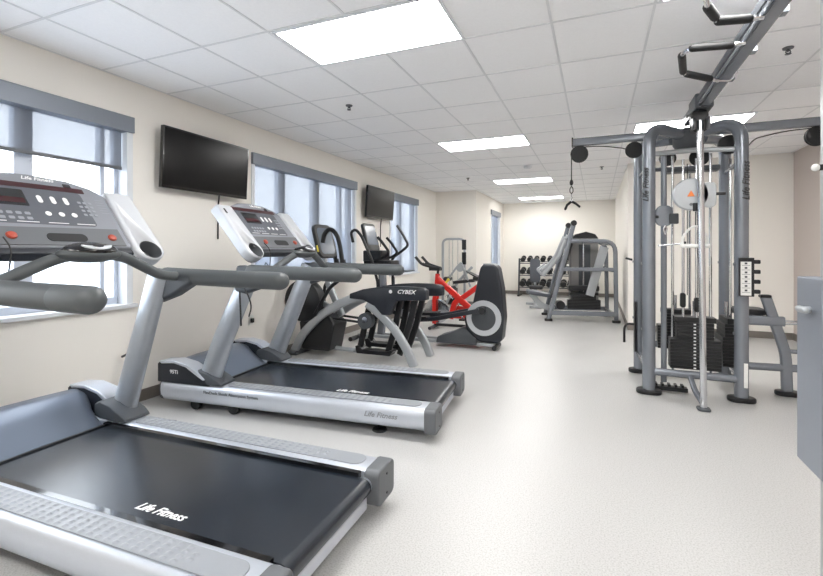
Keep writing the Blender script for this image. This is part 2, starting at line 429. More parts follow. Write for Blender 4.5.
# ================================================================== treadmill
def make_treadmill(dx=0, dy=0, kw=1):
    t = thing('treadmill', '', 'treadmill', (0, 0, 0), 0, 'treadmills')
    L = 2.40
    for s in (-1, 1):
        # side rail: rounded outer skirt
        prof = [(.345, .09), (.345, .235), (.36, .243), (.478, .243), (.502, .235), (.517, .215), (.522, .17), (.515, .12), (.497, .085), (.47, .07)]
        MB().prism([(p[0]*s, p[1]) for p in prof], (.06, 0, 0), (0, 1, 0), (0, 0, 1), (1, 0, 0), L-.14).build('side_rail', 'brushed', t, ang=40)
        cap = rrect(.195, .185, .035, 4)
        c = MB().prism(cap, (L-.085, .432*s, .153), (0, 1, 0), (0, 0, 1), (1, 0, 0), .085).build('end_cap', 'grey', t, bev=.012)
        for zz in (.10, .20): MB().lathe([(.006, 0), (.006, .003)], (L, .43*s, zz), (1, 0, 0), 10).build('cap_screw', 'black', c)
        MB().prism(rrect(.17, .16, .04, 4), (.04, .43*s, .155), (0, 1, 0), (0, 0, 1), (1, 0, 0), .03).build('front_cap', 'dgrey', t, bev=.006)
        # foot pad with raised studs
        fp = MB().prism(rrect(1.60, .11, .05, 6), (1.475, .432*s, .242), (1, 0, 0), (0, 1, 0), (0, 0, 1), .006).build('foot_pad', 'pad', t, bev=.002)
        nx, ny = 29*8+8, 4*6+1
        vs = []; fs = []
        for i in range(nx):
            for j in range(ny):
                u = i/8-.5; w = (j-.5)/6-.5+.0
                du = (u-round(u))*.047; dw = (w-round(w))*.026
                inb = 0 <= round(u) <= 28 and 0 <= round(w) <= 3 and not (round(u) in (0, 28) and round(w) in (0, 3))
                q_ = 1-(du/.0125)**2-(dw/.0105)**2
                vs.append((.73+u*.047, (.393+w*.026)*s, .2485+(.0055*math.sqrt(q_) if inb and q_ > 0 else 0)))
        for i in range(nx-1):
            for j in range(ny-1): fs.append((i*ny+j, (i+1)*ny+j, (i+1)*ny+j+1, i*ny+j+1))
        MB().add(vs, fs).build('studded_surface', 'pad', fp, ang=60)
    # deck, belt and rollers
    MB().bb(.44, L-.1, -.335, .335, .14, .205).build('deck', 'black', t)
    MB().bb(.50, L-.10, -.346, -.318, .205, .236).bb(.50, L-.10, .318, .346, .205, .236).build('belt_edge_trim', 'gloss', t)
    cx, cz, r = L-.075, .172, .045
    outer = [(.44, cz+r)]+[(cx+r*math.sin(a), cz+r*math.cos(a)) for a in [PI*i/10 for i in range(11)]]+[(.44, cz-r)]
    belt = MB().prism(outer, (0, -.316, 0), (1, 0, 0), (0, 0, 1), (0, 1, 0), .632).build('belt', 'belt', t)
    lo = text('belt_logo', 'Life Fitness', .066, (1.66, -.235, .2175), (1, 0, 0), (0, 1, 0), 'white', belt, shear=.35, thick=.0006, xs=.9)
    MB().cyl((cx, -.345, cz), (cx, .345, cz), .04, seg=20).build('rear_roller', 'silver', t)
    MB().bb(L-.13, L-.06, -.33, .33, .055, .115).build('rear_crossbar', 'brushed', t, bev=.004)
    MB().bb(.1, L-.14, -.36, -.33, .06, .15).bb(.1, L-.14, .33, .36, .06, .15).build('chassis', 'black', t)
    for s in (-1, 1):
        MB().lathe([(.05, 0), (.055, .005), (.05, .018), (.015, .022), (.015, .08)], (1.95, .40*s, 0), (0, 0, 1)).build('levelling_foot', 'black', t)
        for xw in (.35, .72):
            MB().cyl((xw, .455*s, .045), (xw, .415*s, .045), .045, seg=20).bb(xw-.02, xw+.02, .42*s-.01, .42*s+.01, .05, .1).build('caster', 'rubber', t)
    # motor hood
    rings = []
    for x, z, w in ((.03, .30, .47), (.05, .36, .48), (.12, .40, .46), (.20, .385, .43), (.30, .33, .38), (.39, .28, .355), (.46, .243, .345), (.50, .222, .335)):
        rings.append([V(x, w*q, .1 if False else zz) for q, zz in ((-1, .10), (-1, max(.12, z-.05)), (-.96, z-.015), (-.8, z), (-.4, z+.006), (0, z+.008), (.4, z+.006), (.8, z), (.96, z-.015), (1, max(.12, z-.05)), (1, .10))])
    hd = MB().loft(rings).build('motor_hood', 'hood', t, ang=50)
    MB().bb(.012, .05, -.47, .47, .10, .36).build('front_bumper', 'navy', t, bev=.01)
    MB().bb(.497, .515, -.335, .335, .205, .226).build('hood_edge', 'black', t)
    for s in (-1, 1):
        # pale shoulder that arches from the hood down to the rail
        poly = [(.03, .235), (.03, .39), (.06, .415), (.20, .42), (.32, .395), (.42, .345), (.50, .285), (.54, .243), (.54, .235)]
        o = MB().prism(poly, (0, (.40 if s > 0 else -.52), 0), (1, 0, 0), (0, 0, 1), (0, 1, 0), .12).build('hood_shoulder', 'navy' if s < 0 else 'navy', t, bev=.018, seg=3)
        o = MB().prism([(p[0], p[1]+.004) for p in [(.05, .412), (.20, .424), (.33, .399), (.43, .349), (.51, .285), (.49, .275), (.32, .375), (.20, .40), (.07, .39)]], (0, (.395 if s > 0 else -.527), 0), (1, 0, 0), (0, 0, 1), (0, 1, 0), .132).build('shoulder_trim', 'brushed', t, bev=.006)
        # dark foot fairing around the upright
        fr = [[V(x, s*y, z) for y, z in ((y0, .2435), (y0, z1-.01), (y0+.02, z1), (y1-.02, z1), (y1, z1-.01), (y1, .2435))] for x, y0, y1, z1 in ((.34, .37, .50, .33), (.42, .35, .515, .36), (.52, .34, .52, .345), (.61, .34, .52, .30), (.66, .345, .515, .265))]
        MB().loft(fr).build('upright_fairing', 'dgrey', t, bev=.006)
        # upright
        P = [(.50, s*.455, .28), (.60+dx*.3, s*.465, .62), (.70+dx*.65, s*.475*(1+kw)/2, .95), (.78+dx, s*.48*kw, 1.22)]
        sec = [(math.cos(a)*.034, math.sin(a)*.075) for a in [2*PI*i/20 for i in range(20)]]
        MB().sweep(P, sec, n=(1, 0, 0), scale=[1.3, 1.22, 1.15, 1.1]).build('upright', 'silver', t)
        # handrail
        hr = MB().rod([(.80+dx, s*.525*kw, 1.205), (1.0+dx, s*.53*kw, 1.198), (1.30+dx, s*.53*kw, 1.192), (1.66+dx, s*.535*kw, 1.186)], .054, 20).build('handrail', 'grip', t)
        MB().rod([(1.52+dx, s*.534*kw, 1.1885), (1.672+dx, s*.535*kw, 1.186)], .0548, 20).build('end_grip', 'grip', hr)
        MB().prism([(.68, 1.255), (1.06, 1.215), (1.06, 1.16), (.90, 1.07), (.76, 1.02), (.66, 1.04)], (dx, s*.52*kw-.048, 0), (1, 0, 0), (0, 0, 1), (0, 1, 0), .096).build('rail_bracket', 'dgrey', t, bev=.03, seg=4)
    # console
    O = V(.76+dx, dy, 1.385); U = V(-.62, 0, .78).normalized(); N = V(U.z, 0, -U.x); Y = V(0, 1, 0); U = U*1.08
    def P(a, b, c): return O+Y*a*kw+U*b+N*c
    hh = [(kw*a, b) for a, b in ((-.385, 0), (.385, 0), (.385, .40), (.32, .455), (.2, .495), (0, .51), (-.2, .495), (-.32, .455), (-.385, .40))]
    cs = MB().prism(hh, P(0, 0, -.05), Y, U, N, .06).build('console', 'consface', t, bev=.012, seg=3)
    MB().prism([(-.39*kw, -.035), (.39*kw, -.035), (.39*kw, .01), (-.39*kw, .01)], P(0, 0, -.07), Y, U, N, .07).build('console_lip', 'navy', t, bev=.012)
    Pc = lambda a, b, c: P(a*1.1-.035, b, c)
    MB().prism([(-.375, .01), (.375, .01), (.375, .135), (-.375, .12)], Pc(0, 0, .008), Y, U, N, .008).build('console_shelf', 'grey', cs, bev=.004)
    ov = MB().prism(rrect(.56, .25, .02), Pc(-.01, .275, .0095), Y, U, N, .002).build('keypad_overlay', 'overlay', cs)
    MB().prism(rrect(.60, .035, .005), Pc(.0, .418, .0095), Y, U, N, .003).build('message_display', 'led', cs)
    MB().prism(rrect(.20, .11, .005), Pc(-.12, .325, .011), Y, U, N, .002).build('led_display', 'gloss', cs)
    MB().prism(rrect(.18, .035, .004), Pc(-.12, .305, .013), Y, U, N, .001).build('led_digits', 'led', cs)
    for i in range(3):
        MB().prism(rrect(.024, .052, .0115, 5), Pc(.03+i*.06, .325, .011), Y, U, N, .003).build('speed_button', 'white', cs)
        MB().prism(circ(.015, 16), Pc(.035+i*.06, .225, .011), Y, U, N, .003).build('round_button', 'white', cs)
    for i in range(3):
        for j in range(4): MB().prism(rrect(.02, .016, .004), Pc(.215+i*.027, .235+j*.03, .011), Y, U, N, .002).build('number_key', 'pad', cs)
    for i in range(5):
        for j in range(2): MB().prism(rrect(.026, .018, .005), Pc(-.20+i*.036, .185+j*.033, .011), Y, U, N, .002).build('function_key', 'pad', cs)
    for i in range(4): MB().prism(rrect(.10, .004, .001), Pc(-.2+i*.13, .162, .0115), Y, U, N, .0006).build('printed_line', 'white', cs)
    for i in range(6): MB().prism(rrect(.05, .003, .001), Pc(.33, .36-i*.02, .0095), Y, U, N, .0006).build('printed_line', 'pad', cs)
    text('console_logo', 'Life Fitness', .036, Pc(.07, .475, .011), Y, U, 'white', cs, shear=.35, thick=.0005)
    MB().prism(rrect(.04, .028, .004), Pc(.20, .448, .006), Y, U, N, .006).build('sensor_window', 'gloss', cs)
    MB().prism(rrect(.20, .052, .025, 5), Pc(.06, .06, .0155), Y, U, N, .003).build('tray_slot', 'rubber', cs, label='dark rounded slot in the console shelf')
    for yy in (-.17, .28):
        MB().lathe([(.022, 0), (.024, .006), (.019, .014), (.007, .018)], Pc(yy, .065, .014), N).build('stop_button', 'red', cs, label='red round button')
    for s in (-1, 1):
        sh = []
        w0, w1 = .088, .100
        sh = [(w1*math.cos(a), -.028+w1*.9*math.sin(a)) for a in [PI+PI*i/14 for i in range(15)]]+[(w0, .395), (w0*.85, .412), (-w0*.85, .412), (-w0, .395)]
        ck = MB().prism(sh, P(s*.468, .02, -.06), Y, U, N, .09).build('console_cheek', 'whitesilver', t, bev=.02, seg=3)
        cut(ck, MB().lathe([(.062, -.07), (.072, .06)], P(s*.468, -.025, 0), N, 24))
        MB().lathe([(.0, 0), (.058, .003), (.0685, .094), (.0705, .096), (.0715, .088), (.062, -.004)], P(s*.468, -.025, -.066), N, 24).build('cup_holder', 'grey', t)
        if s < 0: MB().prism(rrect(.02, .05, .006), P(s*.468-.04, .36, .030), Y, U, N, .002).build('cheek_slot', 'black', ck)
    # crossbar with heart-rate dome
    D = lambda x, y, z: (x+dx, y+dy, z)
    MB().tube([(.92+dx, -.52*kw, 1.20), D(.94, -.40, 1.215), D(.98, -.15, 1.345), D(1.0, 0, 1.355), D(.98, .15, 1.345), D(.94, .42, 1.215), (.92+dx, .52*kw, 1.20)], .030, 14, .12).build('sensor_handlebar', 'grip', t)
    dm = MB().ball(D(1.0, -.03, 1.366), (.08, .135, .052), 28, 12).build('sensor_dome', 'gloss', t)
    MB().ball(D(.995, -.03, 1.352), (.085, .155, .045), 28, 12).build('dome_collar', 'grip', t)
    MB().prism([(.045*math.cos(a), .075*math.sin(a)) for a in [PI*i/12-PI/2 for i in range(13)]]+[(.01, .035), (.01, -.035)], D(1.035, -.03, 1.384), (.7, 0, -.5), (0, 1, 0), (.5, 0, .7), .03).build('dome_window', 'whitesilver', dm, bev=.003)
    # safety cord
    MB().tube([D(.76, -.27, 1.44), D(.82, -.265, 1.38), D(.83, -.29, 1.22), D(.82, -.34, 1.29), D(.83, -.36, 1.20), D(.83, -.33, 1.12)], .0035, 6, .05).build('safety_cord', 'ink', t)
    # model lettering
    text('side_lettering', 'FlexDeck Shock Absorption System', .035, (.75, -.5225, .185), (1, 0, 0), (0, -.1, 1), 'dgrey', t, thick=.0006)
    text('side_logo', 'Life Fitness', .055, (2.0, -.5225, .165), (1, 0, 0), (0, -.1, 1), 'pad', t, shear=.35, thick=.001)
    text('hood_lettering', '95Ti', .045, (.20, -.5215, .33), (1, 0, 0), (0, 0, 1), 'white', t, thick=.0006)
    return t
tm1 = make_treadmill(0, -.06)
tm1['label'] = 'nearest silver treadmill with black belt, cut off by the left edge'
tm1.scale = (1.05, 1.06, 1); tm1.location = (-3.53, 1.62, 0); tm1.rotation_euler = (0, 0, math.radians(1.5))
tm2 = make_treadmill(.12, 0, .92)
tm2['label'] = 'second silver treadmill, whole in view behind the nearest one'
tm2.scale = (1.055, 1.04, 1); tm2.location = (-3.62, 3.32, 0); tm2.rotation_euler = (0, 0, math.radians(5.0))
# power cords
o = MB().tube([(-3.82, 2.66, .45), (-3.70, 2.66, .50), (-3.60, 2.60, .40), (-3.58, 2.58, .12), (-3.52, 2.56, .02), (-3.3, 2.56, .012), (-3.1, 2.60, .012)], .010, 8, .1).build('power_cord', 'black')
tag(o, 'black power cord curving down the wall beside the second treadmill', 'power cord')

# ================================================================== arc trainer (behind the second treadmill)
def arc_trainer():
    t = thing('arc_trainer', 'silver arched arc trainer with dark shroud, behind the second treadmill', 'arc trainer', (-3.7, 4.93, 0))
    ys_ = (0, .58)
    x0 = lambda X: X+3.7
    arch = [(x0(-3.72), .03), (x0(-3.60), .26), (x0(-3.30), .55), (x0(-2.98), .72), (x0(-2.75), .80), (x0(-2.40), .82), (x0(-1.95), .84)]
    rear = [(x0(-2.62), .72), (x0(-2.44), .60), (x0(-2.24), .42), (x0(-2.08), .18), (x0(-2.0), 0)]
    for y in ys_:
        MB().bar([(p[0], y, p[1]) for p in arch], .11, .06, (0, 1, 0), .18, r=.02).build('arched_frame_rail', 'frame_l', t)
        MB().bar([(p[0], y, p[1]) for p in rear], .105, .06, (0, 1, 0), .2, r=.02).build('rear_leg', 'frame_l', t)
    def ring(x, zt, zb, w=.055):
        return [V(x, q[0]*w, (zt+zb)/2+q[1]*(zt-zb)/2) for q in ((-1, -.8), (-.8, -1), (.8, -1), (1, -.8), (1, .8), (.8, 1), (-.8, 1), (-1, .8))]
    for y in ys_:
        s = MB().loft([[v+V(0, y, 0) for v in ring(x0(x), a, b)] for x, a, b in ((-2.84, .84, .78), (-2.66, .90, .77), (-2.50, .925, .70), (-2.40, .935, .60), (-2.30, .94, .60), (-2.22, .945, .77), (-2.0, .945, .79), (-1.87, .935, .79), (-1.83, .91, .80))]).build('side_shroud', 'navy', t, ang=50)
        if y == 0: text('brand_lettering', 'CYBEX', .065, (x0(-2.08), -.056, .885), (1, 0, 0), (0, 0, 1), 'white', s, shear=.3, thick=.001, xs=1.15)
        if y == 0: MB().prism(circ(.022, 14), (x0(-2.28), -.056, .885), (1, 0, 0), (0, 0, 1), (0, -1, 0), .002).build('brand_emblem', 'white', s)
    MB().bb(x0(-2.6), x0(-2.0), .055, .445, .78, .90).build('bridge_cover', 'navy', t, bev=.03)
    MB().bb(x0(-3.78), x0(-3.64), -.06, .64, 0, .06).build('front_foot', 'dgrey', t, bev=.015)
    MB().tube([(x0(-3.6), .2, .1), (x0(-2.9), .2, .08)], .03, 10).build('floor_beam', 'frame_l', t)
    # flywheel housing and console mast
    MB().lathe([(.24, -.09), (.27, -.07), (.28, 0), (.27, .07), (.24, .09)], (x0(-3.56), .02, .72), (0, 1, 0), 32).build('flywheel_cover', 'black', t)
    MB().loft([[V(x, .2+w*q, z) for x, q in ((a, -1), (b, -1), (b, 1), (a, 1))] for z, a, b, w in ((.07, x0(-3.62), x0(-3.20), .17), (.42, x0(-3.66), x0(-3.12), .17), (.56, x0(-3.6), x0(-3.25), .12))]).build('lower_housing', 'black', t, bev=.02)
    MB().bar([(x0(-3.10), .2, .52), (x0(-3.30), .2, .9), (x0(-3.42), .2, 1.42)], .085, .06, (0, 1, 0), .1).build('console_mast', 'frame_l', t)
    MB().bar([(x0(-3.62), .06, .84), (x0(-3.12), .06, .60)], .07, .04, (0, 1, 0)).build('mast_brace', 'frame_l', t)
    U = V(-.25, 0, .9).normalized(); N = V(U.z, 0, -U.x); O = V(x0(-3.37), .2, 1.50)
    c = MB().prism(rrect(.42, .46, .09, 5), O-N*.03, (0, 1, 0), U, N, .05).build('console', 'black', t, bev=.012)
    MB().prism(rrect(.33, .36, .06, 5), O+N*.021, (0, 1, 0), U, N, .002).build('console_screen', 'lcd', c)
    MB().prism(rrect(.03, .09, .01), O+V(.02, -.205, -.10), (0, 1, 0), U, N, .02).build('yellow_tab', 'yellow', c)
    for s in (0, 1):
        y = -.06 if s == 0 else .46
        k = -.42*s
        MB().tube([(x0(-3.35+k*.5), y, .55), (x0(-3.12+k), y, .92), (x0(-2.96+k), y, 1.02), (x0(-2.92+k), y, 1.20)], .024, 10, .1).build('swing_arm', 'black', t)
        MB().tube([(x0(-2.93+k), y, 1.14), (x0(-2.97+k), y, 1.42), (x0(-3.02+k), y, 1.58), (x0(-3.13+k), y+.02, 1.66), (x0(-3.24+k), y+.05, 1.60), (x0(-3.27+k), y+.06, 1.48)], .028, 12, .10).build('hooked_grip', 'rubber', t)
        MB().cyl((x0(-2.92+k), y, 1.14), (x0(-2.935+k), y, 1.26), .036).build('grip_collar', 'rubber', t)
        # pedal linkage
        yp = .09 if s == 0 else .34
        for xa, za, xb in ((-2.66, .66, -2.80), (-2.22, .80, -2.40), (-2.02, .82, -2.24)): MB().bar([(x0(xa), yp+.03, za), (x0((xa+xb)/2+.01), yp+.03, .42), (x0(xb), yp+.03, .10)], .075, .04, (0, 1, 0), .1).build('pedal_link', 'black', t)
        MB().tube([(x0(-3.35), yp+.04, .50), (x0(-2.66), yp+.0, .46)], .016, 8).build('drive_rod', 'black', t)
        pd = MB().prism([(-.25, 0), (.21, .0), (.25, .06), (.22, .07), (.17, .05), (-.17, .05), (-.22, .10), (-.27, .09)], (x0(-2.56), yp-.03, .08+.04*s), (1, 0, 0), (0, 0, 1), (0, 1, 0), .15).build('foot_pedal', 'black', t, bev=.005)
    MB().cyl((x0(-2.66), .0, .50), (x0(-2.66), .09, .50), .10, seg=24).build('pivot_hub', 'dgrey', t)
    MB().cyl((x0(-2.66), -.006, .52), (x0(-2.66), .0, .52), .035, seg=20).build('pivot_cap', 'chrome', t)
    return t
arc_trainer()

# ================================================================== elliptical with tower housing
def elliptical():
    t = thing('elliptical_trainer', 'dark elliptical trainer with tall rear housing and pale ringed disc', 'elliptical trainer', (-3.0, 6.28, 0))
    X = lambda x: x+3.0
    # tall housing: side outline with rounded shoulders
    prof = [(X(-1.50), .10), (X(-1.24), .10), (X(-1.20), .16), (X(-1.17), .45), (X(-1.20), .85), (X(-1.25), 1.12), (X(-1.28), 1.17), (X(-1.32), 1.185), (X(-1.46), 1.18), (X(-1.50), 1.15), (X(-1.52), 1.07), (X(-1.62), .60), (X(-1.74), .42), (X(-1.70), .26), (X(-1.60), .16)]
    hs = MB().prism(prof, (0, -.14, 0), (1, 0, 0), (0, 0, 1), (0, 1, 0), .28).build('drive_housing', 'navy', t, bev=.035, seg=4)
    MB().bb(X(-1.47), X(-1.32), -.10, .10, 1.18, 1.193).build('housing_top_pad', 'grey', hs, bev=.01)
    for s in (-1, 1):
        MB().lathe([(.245, 0), (.245, .012), (.17, .014), (.17, .0)], (X(-1.45), s*.14, .44), (0, s, 0), 40).build('disc_ring', 'whitesilver', t)
        MB().lathe([(.172, 0), (.17, .018), (.05, .03), (.0, .03)], (X(-1.45), s*.14, .44), (0, s, 0), 36).build('crank_disc', 'dgrey', t)
        MB().bar([(X(-2.62), s*.24, .36), (X(-2.15), s*.24, .40), (X(-1.50), s*.21, .55)], .06, .045, (0, 1, 0), .1).build('pedal_arm', 'navy', t)
        MB().cyl((X(-1.45), s*.16, .55), (X(-1.45), s*.25, .55), .045).build('crank_joint', 'black', t)
        MB().prism([(-.20, 0), (.22, .03), (.22, .05), (-.17, .03), (-.20, .09), (-.23, .08)], (X(-2.45), s*.24-.09, .39), (1, 0, 0), (0, 0, 1), (0, 1, 0), .18).build('foot_pedal', 'rubber', t, bev=.006)
        MB().bar([(X(-2.60), s*.24, .38), (X(-3.0), s*.26, .60), (X(-3.02), s*.27, .95)], .05, .04, (0, 1, 0), .1).build('lower_link', 'navy', t)
        MB().tube([(X(-3.02), s*.27, .90), (X(-3.12), s*.28, 1.25), (X(-3.28), s*.30, 1.60), (X(-3.38), s*.30, 1.70), (X(-3.47), s*.29, 1.66), (X(-3.44), s*.27, 1.50)] if s < 0 else
                  [(X(-3.02), s*.27, .90), (X(-3.05), s*.28, 1.25), (X(-2.86), s*.30, 1.38), (X(-2.76), s*.30, 1.46), (X(-2.86), s*.29, 1.64), (X(-2.95), s*.27, 1.78)], .022, 10, .08).build('moving_handlebar', 'black', t)
        MB().tube([(X(-3.15), s*.12, 1.25), (X(-2.98), s*.14, 1.27), (X(-2.88), s*.15, 1.34), (X(-3.0), s*.16, 1.50), (X(-3.08), s*.16, 1.58)], .021, 10, .06).build('fixed_handlebar', 'black', t)
        MB().bb(X(-3.45), X(-1.3), s*.10-.03, s*.10+.03, .045, .09).build('base_rail', 'frame_l', t, bev=.01)
    MB().bar([(X(-3.1), 0, .08), (X(-3.05), 0, .6), (X(-3.10), 0, 1.3)], .11, .09, (0, 1, 0), .2).build('console_mast', 'frame', t)
    MB().loft([[V(a, w*q, z) for a, q in ((X(xa), -1), (X(xb), -1), (X(xb), 1), (X(xa), 1))] for z, xa, xb, w in ((.05, -2.15, -1.55, .16), (.14, -2.13, -1.55, .15), (.20, -1.95, -1.60, .12), (.30, -1.74, -1.62, .10))]).build('base_cover', 'dgrey', t, bev=.02)
    for x, w in ((-3.45, .34), (-1.30, .16)):
        MB().cyl((X(x), -w, .035), (X(x), w, .035), .034).build('floor_stabiliser', 'black', t)
    MB().bb(X(-3.32), X(-2.86), -.17, .17, 1.14, 1.23).bb(X(-3.34), X(-3.02), -.15, .15, 1.20, 1.38).build('accessory_tray', 'black', t, bev=.02)
    U = V(-.22, 0, .9).normalized(); N = V(U.z, 0, -U.x); O = V(X(-3.28), 0, 1.58)
    R = Matrix.Rotation(0, 3, 'Z')
    c = MB().prism(rrect(.40, .44, .05, 5), O-N*.03, (0, 1, 0), U, N, .05).build('console', 'black', t, bev=.01)
    MB().prism(rrect(.33, .30, .02, 3), O+N*.021+U*.03, (0, 1, 0), U, N, .002).build('console_screen', 'lcd', c)
    return t
elliptical()

# ================================================================== red spin bikes
def spin_bike():
    t = thing('spin_bike', '', 'exercise bike', (0, 0, 0), 0, 'red spin bikes')
    # local x: 0 front .. 1.1 rear
    MB().bar([(.13, 0, .95), (.50, 0, .62), (.80, 0, .34), (.95, 0, .12)], .11, .06, (0, 1, 0), .05).build('main_frame_tube', 'redp', t)
    MB().bar([(.90, 0, .84), (.62, 0, .62), (.45, 0, .50), (.38, 0, .20)], .095, .055, (0, 1, 0), .05).build('seat_frame_tube', 'redp', t)
    for s in (-1, 1):
        MB().bar([(.14, s*.05, .86), (.10, s*.075, .55), (.10, s*.075, .10)], .07, .02, (0, 1, 0), .05).build('fork_blade', 'redp', t)
    MB().bar([(.12, 0, .78), (.14, 0, 1.04)], .075, .055, (0, 1, 0)).build('head_tube', 'redp', t)
    MB().prism([(.40, .20), (.88, .20), (.92, .32), (.75, .42), (.48, .44)], (0, .035, 0), (1, 0, 0), (0, 0, 1), (0, 1, 0), .05).build('chain_guard', 'redp', t, bev=.015)
    MB().cyl((.13, 0, .95), (.155, 0, 1.16), .022).build('handlebar_post', 'black', t)
    MB().cyl((.90, 0, .80), (.93, 0, .93), .022).build('seat_post', 'chrome', t)
    MB().tube([(-.22, -.16, 1.36), (-.10, -.16, 1.22), (.10, -.12, 1.16), (.20, 0, 1.15), (.10, .12, 1.16), (-.10, .16, 1.22), (-.22, .16, 1.36)], .025, 10, .06).build('handlebar', 'rubber', t)
    MB().tube([(.05, -.06, 1.17), (-.12, -.06, 1.24)], .016, 8).tube([(.05, .06, 1.17), (-.12, .06, 1.24)], .016, 8).bb(.0, .2, -.07, .07, 1.10, 1.16).build('centre_grip', 'rubber', t)
    sd = [[V(x, w*q, z) for q, z in ((-1, .94), (-.9, .985), (0, 1.0), (.9, .985), (1, .94), (0, .925))] for x, w in ((.78, .02), (.86, .035), (.96, .06), (1.06, .10), (1.12, .085))]
    MB().loft(sd).build('saddle', 'rubber', t, bev=.008)
    MB().lathe([(.20, -.02), (.235, -.015), (.235, .015), (.20, .02), (.06, .012), (.06, .03)], (.12, 0, .33), (0, 1, 0), 36).build('flywheel', 'chrome', t)
    MB().cyl((.55, -.10, .36), (.55, .10, .36), .03).bar([(.55, -.10, .36), (.64, -.10, .22)], .03, .014, (0, 1, 0)).bar([(.55, .10, .36), (.46, .10, .50)], .03, .014, (0, 1, 0)).build('crank', 'chrome', t)
    for x, z, y in ((.64, .22, -.17), (.46, .50, .17)):
        MB().bb(x-.05, x+.05, y-.05, y+.05, z-.015, z+.015).build('pedal', 'black', t, bev=.005)
    for x in (.08, .98):
        MB().cyl((x, -.26, .04), (x, .26, .04), .03).build('floor_stabiliser', 'dgrey', t)
    MB().bb(.08, .98, -.03, .03, .05, .10).build('base_beam', 'black', t, bev=.008)
    MB().cyl((.28, 0, .86), (.33, 0, .92), .022).ball((.335, 0, .93), .028).build('tension_knob', 'yellow', t)
    MB().tube([(.30, -.06, .62), (.36, -.06, .66), (.44, -.06, .58)], .01, 6).build('bottle_cage', 'chrome', t)
    return t
b1 = spin_bike(); b1['label'] = 'red spin bike with black handlebars, behind the dark elliptical'; del b1['group']
b1.location = (-2.75, 7.55, 0); b1.scale = (1, 1, .93)


# ================================================================== selectorised machine in the corner
def weight_tower(t, x, y, w, d, h, m='frame', stack_h=.5):
    """inverted U frame with guide rods and a stack"""
    MB().bar([(x-w/2, y, 0), (x-w/2, y, h), (x+w/2, y, h), (x+w/2, y, 0)], .07, .05, (0, 1, 0), .16).build('tower_frame', m, t)
    for s in (-1, 1): MB().cyl((x+s*.07, y, .15), (x+s*.07, y, h-.06), .012, seg=10).build('guide_rod', 'chrome', t)
    MB().bb(x-w/2, x+w/2, y-.06, y+.06, .08, .14).build('stack_base', m, t, bev=.006)
def stack(t, x, y, w, d, z0, n, ph=.036, ticks=True, face=-1):
    st = MB().bb(x-w/2+.04, x+w/2-.04, y-d/2, y+d/2, z0+n*ph, z0+n*ph+.05).build('weight_stack', 'plate', t, bev=.004)
    for k in range(n):
        wk = w if k < n*.62 else w*.72
        MB().bb(x-wk/2, x+wk/2, y-d/2, y+d/2, z0+k*ph, z0+k*ph+ph-.002).build('weight_plate', 'plate', st, bev=.003, seg=1)
    if ticks:
        b = MB()
        for k in range(n): b.bb(x-.016, x+.004, y-d/2-.0015, y-d/2, z0+k*ph+.01, z0+k*ph+.022)
        b.build('plate_numbers', 'white', st)
    MB().cyl((x, y, z0+n*ph+.05), (x, y, z0+n*ph+.20), .014).build('selector_stem', 'chrome', st)
    return st
t = thing('leg_extension_machine', 'silver weight machine standing in the corner before the wall bump', 'weight machine', (-3.2, 10.45, 0), 0)
MB().bar([(-.28, 0, 0), (-.28, 0, 1.66), (.27, 0, 1.66), (.27, 0, 0)], .055, .05, (0, 1, 0), .14).build('tower_frame', 'frame_l', t)
for x in (-.12, -.03, .10): MB().cyl((x, 0, .1), (x, 0, 1.64), .010, seg=8).build('guide_rod', 'chrome', t)
MB().bb(.22, .32, -.07, -.03, 1.40, 1.64).bb(.22, .32, -.07, -.03, 1.05, 1.34).build('placard_holder', 'black', t, bev=.004)
stack(t, -.02, .0, .26, .12, .1, 9, ticks=False)
MB().bb(-.4, .7, -.28, -.20, 0, .06).bb(-.3, -.22, -.5, .1, 0, .06).bb(.6, .68, -.5, 0, 0, .06).build('base_frame', 'frame_l', t, bev=.008)
MB().bar([(-.15, -.24, .05), (.15, -.24, .62), (.52, -.24, 1.0)], .06, .05, (0, 1, 0), .1).build('seat_post', 'frame_l', t)
MB().prism([(.10, .60), (.62, .66), (.62, .73), (.10, .67)], (0, -.42, 0), (1, 0, 0), (0, 0, 1), (0, 1, 0), .34).build('seat', 'vinyl', t, bev=.02)
MB().prism([(.36, .92), (.46, .88), (.72, .76), (.66, .74)], (0, -.40, 0), (1, 0, 0), (0, 0, 1), (0, 1, 0), .30).build('backrest', 'vinyl', t, bev=.015)
MB().bar([(-.1, -.40, .60), (.18, -.40, .98), (.30, -.40, 1.10)], .045, .035, (0, 1, 0), .05).bar([(.3, -.4, 1.1), (.52, -.4, .55)], .045, .035, (0, 1, 0)).build('lever_arm', 'frame_l', t)
for x, z in ((-.02, .72), (.08, .50)): MB().cyl((x, -.58, z), (x, -.24, z), .055).build('roller_pad', 'vinyl', t)
MB().lathe([(.09, -.01), (.09, .01)], (.28, -.43, .98), (0, 1, 0), 20).build('cam_wheel', 'frame_l', t)

